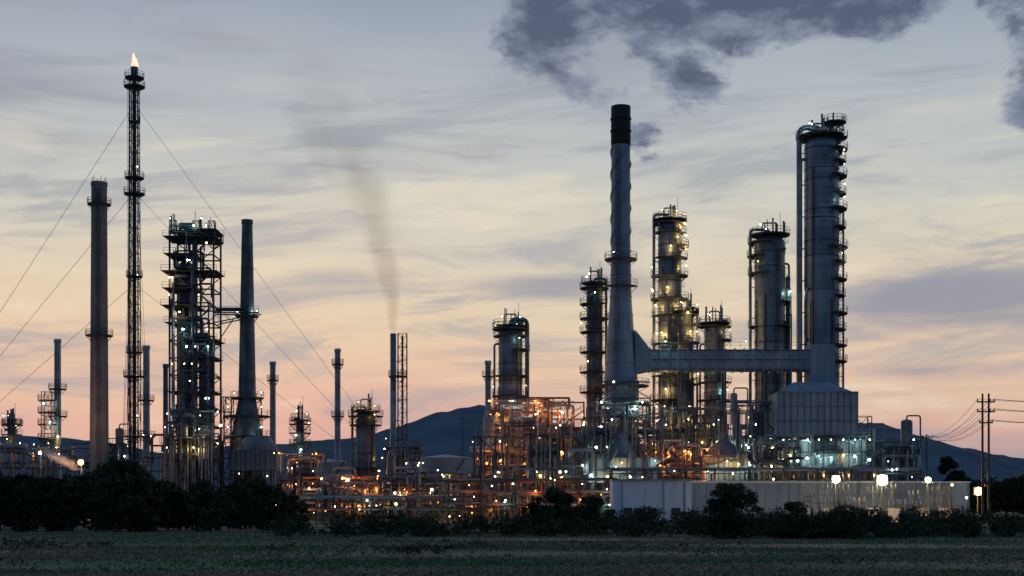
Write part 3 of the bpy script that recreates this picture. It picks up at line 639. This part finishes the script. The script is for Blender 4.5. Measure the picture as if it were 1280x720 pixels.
# ================= VEGETATION
def foliage_mat(k,c1,c2,sc=1.1):
    m,nt,bs=newmat(k);N=nt.nodes;L=nt.links; tc=N.new('ShaderNodeTexCoord'); no=N.new('ShaderNodeTexNoise'); no.inputs['Scale'].default_value=sc; no.inputs['Detail'].default_value=4
    mp=N.new('ShaderNodeMapping'); mp.inputs['Scale'].default_value=(0.35,1,1) if sc<1 else (1,1,1); L.new(tc.outputs['Object'],mp.inputs['Vector'])
    L.new(mp.outputs[0],no.inputs['Vector']); cr=N.new('ShaderNodeValToRGB'); cr.color_ramp.elements[0].position=0.40;cr.color_ramp.elements[1].position=0.60
    cr.color_ramp.elements[0].color=(*c1,1);cr.color_ramp.elements[1].color=(*c2,1); L.new(no.outputs['Fac'],cr.inputs[0]); L.new(cr.outputs[0],bs.inputs['Base Color']); bs.inputs['Roughness'].default_value=0.85; bs.inputs['Specular IOR Level'].default_value=0.15; MATS[k]=m
foliage_mat('leaf',(0.016,0.027,0.016),(0.045,0.068,0.036))
foliage_mat('grassmat',(0.09,0.165,0.085),(0.25,0.205,0.155),0.12)
rng=np.random.default_rng(4)
def quads(name,P,size,matk,parent=None,elong=1.6,up=None):
    n=len(P); a=rng.normal(size=(n,3)); 
    if up is not None: a[:,2]*=up
    a/=np.linalg.norm(a,axis=1)[:,None]; c=rng.normal(size=(n,3)); c-= (c*a).sum(1)[:,None]*a; c/=np.linalg.norm(c,axis=1)[:,None]
    s=(size*rng.uniform(0.6,1.3,n))[:,None]; a=a*s*elong*0.5; c=c*s*0.5
    V=np.stack([P-a,P-c*0.9+a*0.1,P+a,P+c*0.9+a*0.1],1).reshape(-1,3)
    me=bpy.data.meshes.new(name); me.vertices.add(4*n); me.vertices.foreach_set('co',V.astype(np.float32).ravel())
    me.loops.add(4*n); me.loops.foreach_set('vertex_index',np.arange(4*n,dtype=np.int32)); me.polygons.add(n); me.polygons.foreach_set('loop_start',np.arange(0,4*n,4,dtype=np.int32)); me.polygons.foreach_set('loop_total',np.full(n,4,dtype=np.int32))
    me.materials.append(MATS[matk]); me.update(calc_edges=True); me.validate()
    o=bpy.data.objects.new(name,me); scene.collection.objects.link(o)
    if parent: o.parent=parent
    return o
def clumps(cs,per):
    out=[]
    for (x,y,z,r) in cs:
        n=int(per*r*r); v=rng.normal(size=(n,3)); v/=np.linalg.norm(v,axis=1)[:,None]; q=rng.uniform(0.25,1,n)**0.5
        q*=rng.uniform(0.8,1.25,n)
        p=v*(q*r)[:,None]*np.array([1.1,1.1,0.8])+np.array([x,y,z]); out.append(p)
    p=np.concatenate(out); p[:,2]=np.maximum(p[:,2],0.05); return p
def crown(x,y,h,w,R,low=0.3):
    cs=[]
    for _ in range(int(16+w*3)):
        t=R.uniform(0,6.28);q=math.sqrt(R.random())*w*0.5; zz=R.uniform(low,0.92); k=1-abs(zz-0.5)*1.1
        cs.append((x+q*k*math.cos(t),y+q*k*math.sin(t),h*zz,R.uniform(0.09,0.19)*min(w,h)))
    cs.append((x+R.uniform(-.2,.2)*w,y,h*0.92,0.09*h)); return cs
def tree(px,ytop,w,d,seed,name='tree',low=0.3,leaf=0.17):
    R=random.Random(seed); x=wx(px,d);h=wz(ytop,d);W=wl(w,d); b=B(); b.pipe([(x,d,0),(x+0.1*R.uniform(-1,1),d,h*0.3),(x+0.3*R.uniform(-1,1),d,h*0.6)],0.03*h,'bark',8)
    cs=crown(x,d,h,W,R,low)
    for c in cs[:9]:
        b.tube((x,d,h*0.22),(c[0]*0.6+x*0.4,c[1]*0.6+d*0.4,c[2]*0.75),0.016*h,'bark',6,0.008*h); b.tube((c[0]*0.6+x*0.4,c[1]*0.6+d*0.4,c[2]*0.75),c[:3],0.008*h,'bark',5,0.003*h)
    o=b.obj(name); quads('foliage',clumps(cs,420),leaf,'leaf',o); return o
R=random.Random(8); cs=[]
prof=[(-80,590),(0,584),(50,592),(100,588),(150,577),(190,592),(240,602),(290,598),(330,590),(360,612),(382,640)]
for i in range(46):
    px=-80+i*10+R.uniform(-6,6); dd=R.uniform(150,182); yt=np.interp(px,[p[0] for p in prof],[p[1] for p in prof])+R.uniform(-5,16)
    h=wz(yt,dd); cs+=crown(wx(px,dd),dd,h*0.97,h*R.uniform(0.6,0.9),R,0.08)
quads('tree_line',clumps(cs,85),0.33,'leaf')
b=B()
for i in range(30):
    px=-75+i*15;dd=R.uniform(155,180); x=wx(px,dd); b.tube((x,dd,0),(x+R.uniform(-.5,.5),dd,R.uniform(4,6)),0.16,'bark',6,0.06)
o=b.obj('trunks'); o.parent=bpy.data.objects['tree_line']
tree(695,611,62,150,1,low=0.1); tree(742,619,50,148,2,low=0.1); tree(668,628,44,146,6,low=0.08); tree(716,632,50,144,16,low=0.05); tree(918,603,74,122,3,low=0.06); tree(900,630,50,121,13,low=0.05); tree(992,626,40,128,4,low=0.08); tree(1212,650,24,124,5,low=0.1); tree(1128,560,26,300,8); tree(1190,570,36,290,7,leaf=0.3); tree(1258,598,60,260,9,leaf=0.3); tree(1290,590,60,255,10,leaf=0.3)
def scrub(name,x0,x1,d0,d1,h0,h1,n,seed,per=90,size=0.2):
    R=random.Random(seed);cs=[]
    for i in range(n):
        px=x0+(x1-x0)*R.random(); dd=R.uniform(d0,d1);h=R.uniform(h0,h1)*(0.3+0.6*abs(math.sin(px*0.021+seed))+0.5*abs(math.sin(px*0.0577+seed*2)))
        for k in range(4): cs.append((wx(px,dd)+R.uniform(-1,1),dd+R.uniform(-.5,.5),h*R.uniform(0.15,0.75),h*R.uniform(0.25,0.45)))
    quads(name,clumps(cs,per),size,'leaf')
scrub('shrubs',340,1330,126,160,0.4,2.3,400,1); scrub('shrubs',960,1140,120,128,1.0,2.4,60,2,120); scrub('shrubs',480,560,84,92,0.25,0.6,26,3,200,0.12); scrub('shrubs',0,140,92,104,0.3,0.6,40,4,200,0.12); scrub('shrubs',560,900,88,104,0.15,0.45,46,5,220,0.12); scrub('shrubs',330,350,90,92,0.3,0.6,5,6,200,0.12); scrub('shrubs',760,1330,160,200,0.8,2.2,140,9,70,0.25); scrub('shrubs',-40,1330,66,112,0.08,0.3,160,11,300,0.1)
R=random.Random(3);cs=[]
for i in range(110):
    px=-60+i*13; dd=R.uniform(395,430); h=R.uniform(6,11) if px>1000 or px<260 else R.uniform(4,7)
    for k in range(6): cs.append((wx(px,dd)+R.uniform(-3,3),dd,h*R.uniform(0.15,0.85),h*R.uniform(0.2,0.33)))
quads('distant_tree_line',clumps(cs,9),1.0,'leaf')
n=150000; yy=52+ (150-52)*rng.random(n)**1.1; xx=(rng.random(n)-0.5)*yy*0.86
mask=np.sin(xx*0.13+np.sin(yy*0.2)*2)+np.sin(yy*0.35+xx*0.03)+rng.normal(size=n)*0.9>-0.1
P=np.stack([xx,yy,np.full(n,0.05)],1)[mask]; quads('grass',P,0.13,'grassmat',elong=1.8,up=1.2)
# ================= GROUND
m,nt,bs=newmat('ground');N=nt.nodes;L=nt.links; tc=N.new('ShaderNodeTexCoord'); mp=N.new('ShaderNodeMapping'); mp.inputs['Scale'].default_value=(0.25,1,1); L.new(tc.outputs['Object'],mp.inputs['Vector'])
n1=N.new('ShaderNodeTexNoise'); n1.inputs['Scale'].default_value=0.08; n1.inputs['Detail'].default_value=6; n1.inputs['Roughness'].default_value=0.6; L.new(mp.outputs[0],n1.inputs['Vector'])
cr=N.new('ShaderNodeValToRGB'); e=cr.color_ramp.elements; e[0].position=0.42;e[0].color=(0.085,0.145,0.08,1); e[1].position=0.58;e[1].color=(0.31,0.23,0.21,1); k=e.new(0.5);k.color=(0.16,0.175,0.12,1)
L.new(n1.outputs['Fac'],cr.inputs[0]); n2=N.new('ShaderNodeTexNoise'); n2.inputs['Scale'].default_value=1.6;n2.inputs['Detail'].default_value=6; L.new(mp.outputs[0],n2.inputs['Vector'])
mx=N.new('ShaderNodeMix');mx.data_type='RGBA';mx.blend_type='MULTIPLY';mx.inputs['Factor'].default_value=0.8; mr=N.new('ShaderNodeMapRange');mr.inputs['From Min'].default_value=0.3;mr.inputs['From Max'].default_value=0.7;mr.inputs['To Min'].default_value=0.4;mr.inputs['To Max'].default_value=1.35
L.new(n2.outputs['Fac'],mr.inputs['Value']); L.new(cr.outputs[0],mx.inputs['A']); L.new(mr.outputs[0],mx.inputs['B']); L.new(mx.outputs['Result'],bs.inputs['Base Color']); bs.inputs['Roughness'].default_value=0.95; bs.inputs['Specular IOR Level'].default_value=0.1
bp=N.new('ShaderNodeBump'); bp.inputs['Strength'].default_value=0.8;bp.inputs['Distance'].default_value=0.2; L.new(n2.outputs['Fac'],bp.inputs['Height']); L.new(bp.outputs[0],bs.inputs['Normal']); MATS['ground']=m
b=B(); b.add([(-7000,-2000,0),(7000,-2000,0),(7000,9000,0),(-7000,9000,0)],[(0,1,2,3)],'ground'); b.obj('ground')
m,nt,bs=newmat('hillmat_hazed');N=nt.nodes;L=nt.links; no=N.new('ShaderNodeTexNoise');no.inputs['Scale'].default_value=0.012;no.inputs['Detail'].default_value=7;tc=N.new('ShaderNodeTexCoord');L.new(tc.outputs['Object'],no.inputs['Vector']); cr=N.new('ShaderNodeValToRGB');cr.color_ramp.elements[0].position=0.35;cr.color_ramp.elements[0].color=(0.085,0.125,0.165,1);cr.color_ramp.elements[1].position=0.65;cr.color_ramp.elements[1].color=(0.13,0.175,0.215,1);L.new(no.outputs['Fac'],cr.inputs[0]);L.new(cr.outputs[0],bs.inputs['Base Color']);bs.inputs['Roughness'].default_value=1;bs.inputs['Specular IOR Level'].default_value=0;MATS['hillmat_hazed']=m  # bluish, lifted base colour has the aerial haze of distance painted in
from mathutils import noise
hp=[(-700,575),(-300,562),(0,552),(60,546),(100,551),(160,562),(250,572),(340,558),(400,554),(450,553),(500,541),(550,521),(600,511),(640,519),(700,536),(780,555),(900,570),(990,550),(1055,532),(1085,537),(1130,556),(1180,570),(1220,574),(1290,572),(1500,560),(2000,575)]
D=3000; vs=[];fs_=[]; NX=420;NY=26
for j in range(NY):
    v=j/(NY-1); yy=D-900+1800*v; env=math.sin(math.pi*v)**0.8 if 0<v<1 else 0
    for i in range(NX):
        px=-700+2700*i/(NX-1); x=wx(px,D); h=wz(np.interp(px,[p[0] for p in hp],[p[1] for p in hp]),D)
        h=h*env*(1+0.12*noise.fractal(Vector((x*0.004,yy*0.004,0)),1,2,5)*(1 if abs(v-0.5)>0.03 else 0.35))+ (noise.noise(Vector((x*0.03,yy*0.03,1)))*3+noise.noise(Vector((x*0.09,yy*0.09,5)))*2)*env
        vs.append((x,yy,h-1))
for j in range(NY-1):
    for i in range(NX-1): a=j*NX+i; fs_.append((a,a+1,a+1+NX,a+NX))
b=B();b.add(vs,fs_,'hillmat_hazed',True);b.obj('hill')
# ================= SMOKE (real volumes)
def plume(name,pts,col,dens,nscale,yc,absorb=False,pad=1.35,step=4.0):
    z0=pts[0][1];z1=pts[-1][1]
    m=bpy.data.materials.new(name+'_mat');m.use_nodes=True;nt=m.node_tree;N=nt.nodes;L=nt.links
    N.remove(N['Principled BSDF']); pv=N.new('ShaderNodeVolumeAbsorption' if absorb else 'ShaderNodeVolumeScatter'); L.new(pv.outputs[0],N['Material Output'].inputs['Volume']); pv.inputs['Color'].default_value=(*col,1)
    def M(op,a,b=None,c=None,cl=False):
        n=N.new('ShaderNodeMath');n.operation=op;n.use_clamp=cl
        for i,v in enumerate((a,b,c)):
            if v is None: continue
            if isinstance(v,(int,float)): n.inputs[i].default_value=v
            else: L.new(v,n.inputs[i])
        return n.outputs[0]
    tc=N.new('ShaderNodeTexCoord'); sp=N.new('ShaderNodeSeparateXYZ'); L.new(tc.outputs['Object'],sp.inputs[0])
    t=M('DIVIDE',M('SUBTRACT',sp.outputs[2],z0),z1-z0,cl=True)
    def ramp(vals,lo,hi):
        r=N.new('ShaderNodeValToRGB'); e=r.color_ramp.elements; r.color_ramp.interpolation='LINEAR'
        while len(e)>1: e.remove(e[0])
        for i,(p,v) in enumerate(vals):
            k=e[0] if i==0 else e.new(p)
            k.position=p; g=(v-lo)/(hi-lo+1e-9); k.color=(g,g,g,1)
        L.new(t,r.inputs[0]); return M('MULTIPLY_ADD',r.outputs[0],hi-lo,lo)
    T=[(p[1]-z0)/(z1-z0) for p in pts]; xs=[p[0] for p in pts]; rs=[p[2] for p in pts]; ds=[p[3] for p in pts]
    cx=ramp(list(zip(T,xs)),min(xs),max(xs)); rr=ramp(list(zip(T,rs)),0,max(rs)); dd=ramp(list(zip(T,ds)),0,max(ds))
    no=N.new('ShaderNodeTexNoise'); no.inputs['Scale'].default_value=nscale; no.inputs['Detail'].default_value=2.5; no.inputs['Distortion'].default_value=0.4; mp=N.new('ShaderNodeMapping'); mp.inputs['Scale'].default_value=(1,0.5,0.6); L.new(tc.outputs['Object'],mp.inputs['Vector']); L.new(mp.outputs[0],no.inputs['Vector'])
    dx=M('DIVIDE',M('SUBTRACT',sp.outputs[0],cx),rr); dy=M('DIVIDE',M('SUBTRACT',sp.outputs[1],float(yc)),rr)
    rad=M('SQRT',M('ADD',M('MULTIPLY',dx,dx),M('MULTIPLY',dy,dy)))
    core=M('SUBTRACT',1.05,rad); core=M('ADD',core,M('MULTIPLY_ADD',no.outputs['Fac'],2.4,-1.15))
    mr=N.new('ShaderNodeMapRange'); mr.interpolation_type='SMOOTHSTEP'; mr.inputs['From Min'].default_value=0.0; mr.inputs['From Max'].default_value=1.2; L.new(core,mr.inputs['Value'])
    edge=M('SUBTRACT',pad,rad,cl=True); edge=M('MULTIPLY',edge,2.0,cl=True)
    L.new(M('MULTIPLY',M('MULTIPLY',M('MULTIPLY',mr.outputs[0],edge),dd),dens),pv.inputs['Density'])
    try: m.cycles.volume_step_rate=step
    except: pass
    MATS[name+'m']=m
    b=B(); n=12; vs=[];fs_=[]
    Q=[]
    for i in range(len(pts)-1):
        for tt in np.linspace(0,1,5)[:-1]: Q.append([pts[i][a]*(1-tt)+pts[i+1][a]*tt for a in range(3)])
    Q.append(list(pts[-1][:3]))
    for q in Q:
        for j in range(n):
            g=2*math.pi*j/n; r=q[2]*pad*1.1+0.2; vs.append((q[0]+r*math.cos(g),yc+r*math.sin(g),q[1]))
    for i in range(len(Q)-1):
        for j in range(n): a=i*n+j;c=i*n+(j+1)%n; fs_.append((a,c,c+n,a+n))
    fs_.append(tuple(reversed(range(n)))); fs_.append(tuple(range((len(Q)-1)*n,len(Q)*n)))
    b.add(vs,fs_,name+'m',True); return b.obj(name)
def pp(px,py,r,dn,d=290): return (wx(px,d),wz(py,d),r,dn)
plume('smoke_plume',[pp(491,417,0.8,1.0),pp(489,385,1.7,0.75),pp(484,335,3.0,0.48),pp(474,285,4.6,0.34),pp(460,240,6.6,0.26),pp(435,200,9.0,0.17),pp(412,150,10.0,0.10),pp(395,95,10.0,0.05),pp(385,50,9,0.0)],(0.40,0.35,0.33),0.21,0.15,290,absorb=True)
plume('steam_cloud',[pp(99,588,1.6,1,280),pp(86,580,2.2,1,280),pp(68,571,2.4,0.8,280),pp(52,560,2.2,0.0,280)],(0.95,0.9,0.9),0.6,0.35,280,step=4)
# ================= WORLD
w=bpy.data.worlds.new('World'); scene.world=w; w.use_nodes=True; nt=w.node_tree;N=nt.nodes;L=nt.links; bg=N['Background']
try: w.cycles.sampling_method='MANUAL'; w.cycles.sample_map_resolution=512
except: pass
def M(op,a,b=None,c=None,clamp=False):
    n=N.new('ShaderNodeMath');n.operation=op;n.use_clamp=clamp
    for i,v in enumerate((a,b,c)):
        if v is None: continue
        if isinstance(v,(int,float)): n.inputs[i].default_value=v
        else: L.new(v,n.inputs[i])
    return n.outputs[0]
def SS(v,a,b_,t0=0,t1=1):
    n=N.new('ShaderNodeMapRange'); n.interpolation_type='SMOOTHSTEP'; L.new(v,n.inputs['Value']); n.inputs['From Min'].default_value=a;n.inputs['From Max'].default_value=b_;n.inputs['To Min'].default_value=t0;n.inputs['To Max'].default_value=t1; return n.outputs[0]
def MIX(f,a,b_):
    n=N.new('ShaderNodeMix');n.data_type='RGBA'
    if isinstance(f,(int,float)): n.inputs['Factor'].default_value=f
    else: L.new(f,n.inputs['Factor'])
    for s_,v in(('A',a),('B',b_)):
        if isinstance(v,tuple): n.inputs[s_].default_value=v
        else: L.new(v,n.inputs[s_])
    return n.outputs['Result']
tc=N.new('ShaderNodeTexCoord'); sp=N.new('ShaderNodeSeparateXYZ'); L.new(tc.outputs['Generated'],sp.inputs[0]); X_,Y_,Z_=sp.outputs
az=M('ARCTAN2',X_,Y_); el=M('ARCSINE',Z_)
def AZ(px): return math.atan((px-640)/F)
def EL(py): return math.atan((HY-py)/F)
def vec(a,b_,c=0.0):
    n=N.new('ShaderNodeCombineXYZ')
    for i,v in enumerate((a,b_,c)):
        if isinstance(v,(int,float)): n.inputs[i].default_value=v
        else: L.new(v,n.inputs[i])
    return n.outputs[0]
def NO(v,scale,det=6,rough=0.55,dist=0.0):
    n=N.new('ShaderNodeTexNoise'); L.new(v,n.inputs['Vector']); n.inputs['Scale'].default_value=scale;n.inputs['Detail'].default_value=det;n.inputs['Roughness'].default_value=rough;n.inputs['Distortion'].default_value=dist; return n.outputs['Fac']
stops=[(-0.1,(95,92,108)),(0.02,(184,154,158)),(0.05,(216,174,162)),(0.08,(226,190,168)),(0.115,(229,206,176)),(0.165,(221,212,190)),(0.22,(200,203,198)),(0.28,(176,186,194)),(0.345,(152,165,182)),(0.6,(104,122,152)),(1.0,(78,96,130))]
cr=N.new('ShaderNodeValToRGB'); cr.color_ramp.interpolation='B_SPLINE'
e=cr.color_ramp.elements
while len(e)>1: e.remove(e[0])
for i,(p,c) in enumerate(stops):
    q=(p+0.1)/1.1
    if i==0: e[0].position=q; k=e[0]
    else: k=e.new(q)
    k.color=lin(*c)
warp=M('MULTIPLY_ADD',NO(vec(M('MULTIPLY',az,1.0),M('MULTIPLY',el,3.0)),3.5,2),0.08,-0.04)
elw=M('ADD',el,warp)
L.new(M('MULTIPLY_ADD',elw,1/1.1,0.1/1.1),cr.inputs[0]); col=cr.outputs[0]
tilt=M('ADD',M('MULTIPLY',el,24),M('MULTIPLY',az,-1.6))
st=NO(vec(M('MULTIPLY',az,4.0),tilt),1.1,6,0.62,0.6)
st2=NO(vec(M('MULTIPLY',az,7.0),M('MULTIPLY',el,60),3.1),1.0,4,0.62,0.4)
f1=SS(st,0.48,0.63,0,0.65); col=MIX(f1,col,lin(152,161,173))
f3=SS(st,0.46,0.32,0,0.5); col=MIX(M('MULTIPLY',f3,SS(el,0.32,0.2)),col,lin(238,227,202))
f2=SS(st2,0.5,0.7,0,0.32); col=MIX(f2,col,lin(165,162,168))
def blob(px,py,rx,ry,amp=1.0):
    a=M('DIVIDE',M('SUBTRACT',az,AZ(px)),rx/F); c=M('DIVIDE',M('SUBTRACT',el,EL(py)),ry/F)
    r=M('SQRT',M('ADD',M('MULTIPLY',a,a),M('MULTIPLY',c,c))); return M('MULTIPLY',M('SUBTRACT',1.0,r,clamp=True),amp)
def mx_(l):
    o=l[0]
    for q in l[1:]: o=M('MAXIMUM',o,q)
    return o
n3=NO(vec(M('MULTIPLY',az,17),M('MULTIPLY',el,30),2.3),1.0,8,0.60,0.2)
bl=mx_([blob(690,8,110,100,1.2),blob(800,0,160,80,1.3),blob(960,-12,240,88,1.35),blob(1085,25,105,48,1.15),blob(862,100,62,52,0.62),blob(715,108,90,44,0.46),blob(1290,8,75,70,1.0),blob(1292,125,60,85,0.95),blob(803,175,42,36,0.5),blob(1270,70,45,120,0.55)])
dn=M('ADD',bl,M('MULTIPLY_ADD',n3,2.1,-1.05)); cf=M('MULTIPLY',SS(dn,0.16,0.48,0,0.95),SS(bl,0.0,0.15))
sh=NO(vec(M('MULTIPLY',az,30),M('MULTIPLY',el,55),4.7),1.0,5,0.6,0.3)
ccol=MIX(SS(M('ADD',M('MULTIPLY',sh,0.6),M('MULTIPLY',dn,0.26)),0.34,0.56),lin(130,141,164),lin(76,88,116)); col=MIX(cf,col,ccol)
bk=mx_([blob(1200,385,260,60),blob(1000,420,200,30,0.7),blob(700,355,230,30,0.8),blob(1150,470,200,25,0.7),blob(100,470,260,40,0.5),blob(-50,150,420,90,0.5)])
n4=NO(vec(M('MULTIPLY',az,6),M('MULTIPLY',el,34),7.0),1.0,5,0.6,0.5)
col=MIX(M('MULTIPLY',SS(M('ADD',bk,M('MULTIPLY_ADD',n4,1.2,-0.6)),0.1,0.8),0.8),col,lin(144,148,166))
back=SS(Y_,0.75,-0.35); col=MIX(back,col,lin(82,107,140))
sky=N.new('ShaderNodeTexSky'); sky.sky_type='NISHITA'; sky.sun_disc=False; sky.sun_elevation=math.radians(1.0); sky.sun_rotation=math.radians(-12); sky.air_density=1.5; sky.dust_density=2
sc=N.new('ShaderNodeVectorMath'); sc.operation='SCALE'; L.new(sky.outputs[0],sc.inputs[0]); sc.inputs['Scale'].default_value=0.012
ad=N.new('ShaderNodeVectorMath'); ad.operation='ADD'; L.new(col,ad.inputs[0]); L.new(sc.outputs[0],ad.inputs[1])
L.new(ad.outputs[0],bg.inputs['Color']); bg.inputs['Strength'].default_value=0.96
s=bpy.data.lights.new('sun','SUN'); s.energy=0.2; s.angle=math.radians(8); s.color=(1,0.72,0.55); so=bpy.data.objects.new('sun',s); scene.collection.objects.link(so)
dirv=Vector((math.sin(math.radians(-12)),math.cos(math.radians(-12)),math.tan(math.radians(3)))); so.rotation_euler=dirv.to_track_quat('Z','Y').to_euler()
c=bpy.data.cameras.new('camera'); c.lens=50;c.sensor_width=36; c.shift_y=270/1280; c.clip_end=20000; c.clip_start=0.5
co=bpy.data.objects.new('camera',c); scene.collection.objects.link(co); co.location=(0,0,CH); co.rotation_euler=(math.radians(90),0,0); scene.camera=co
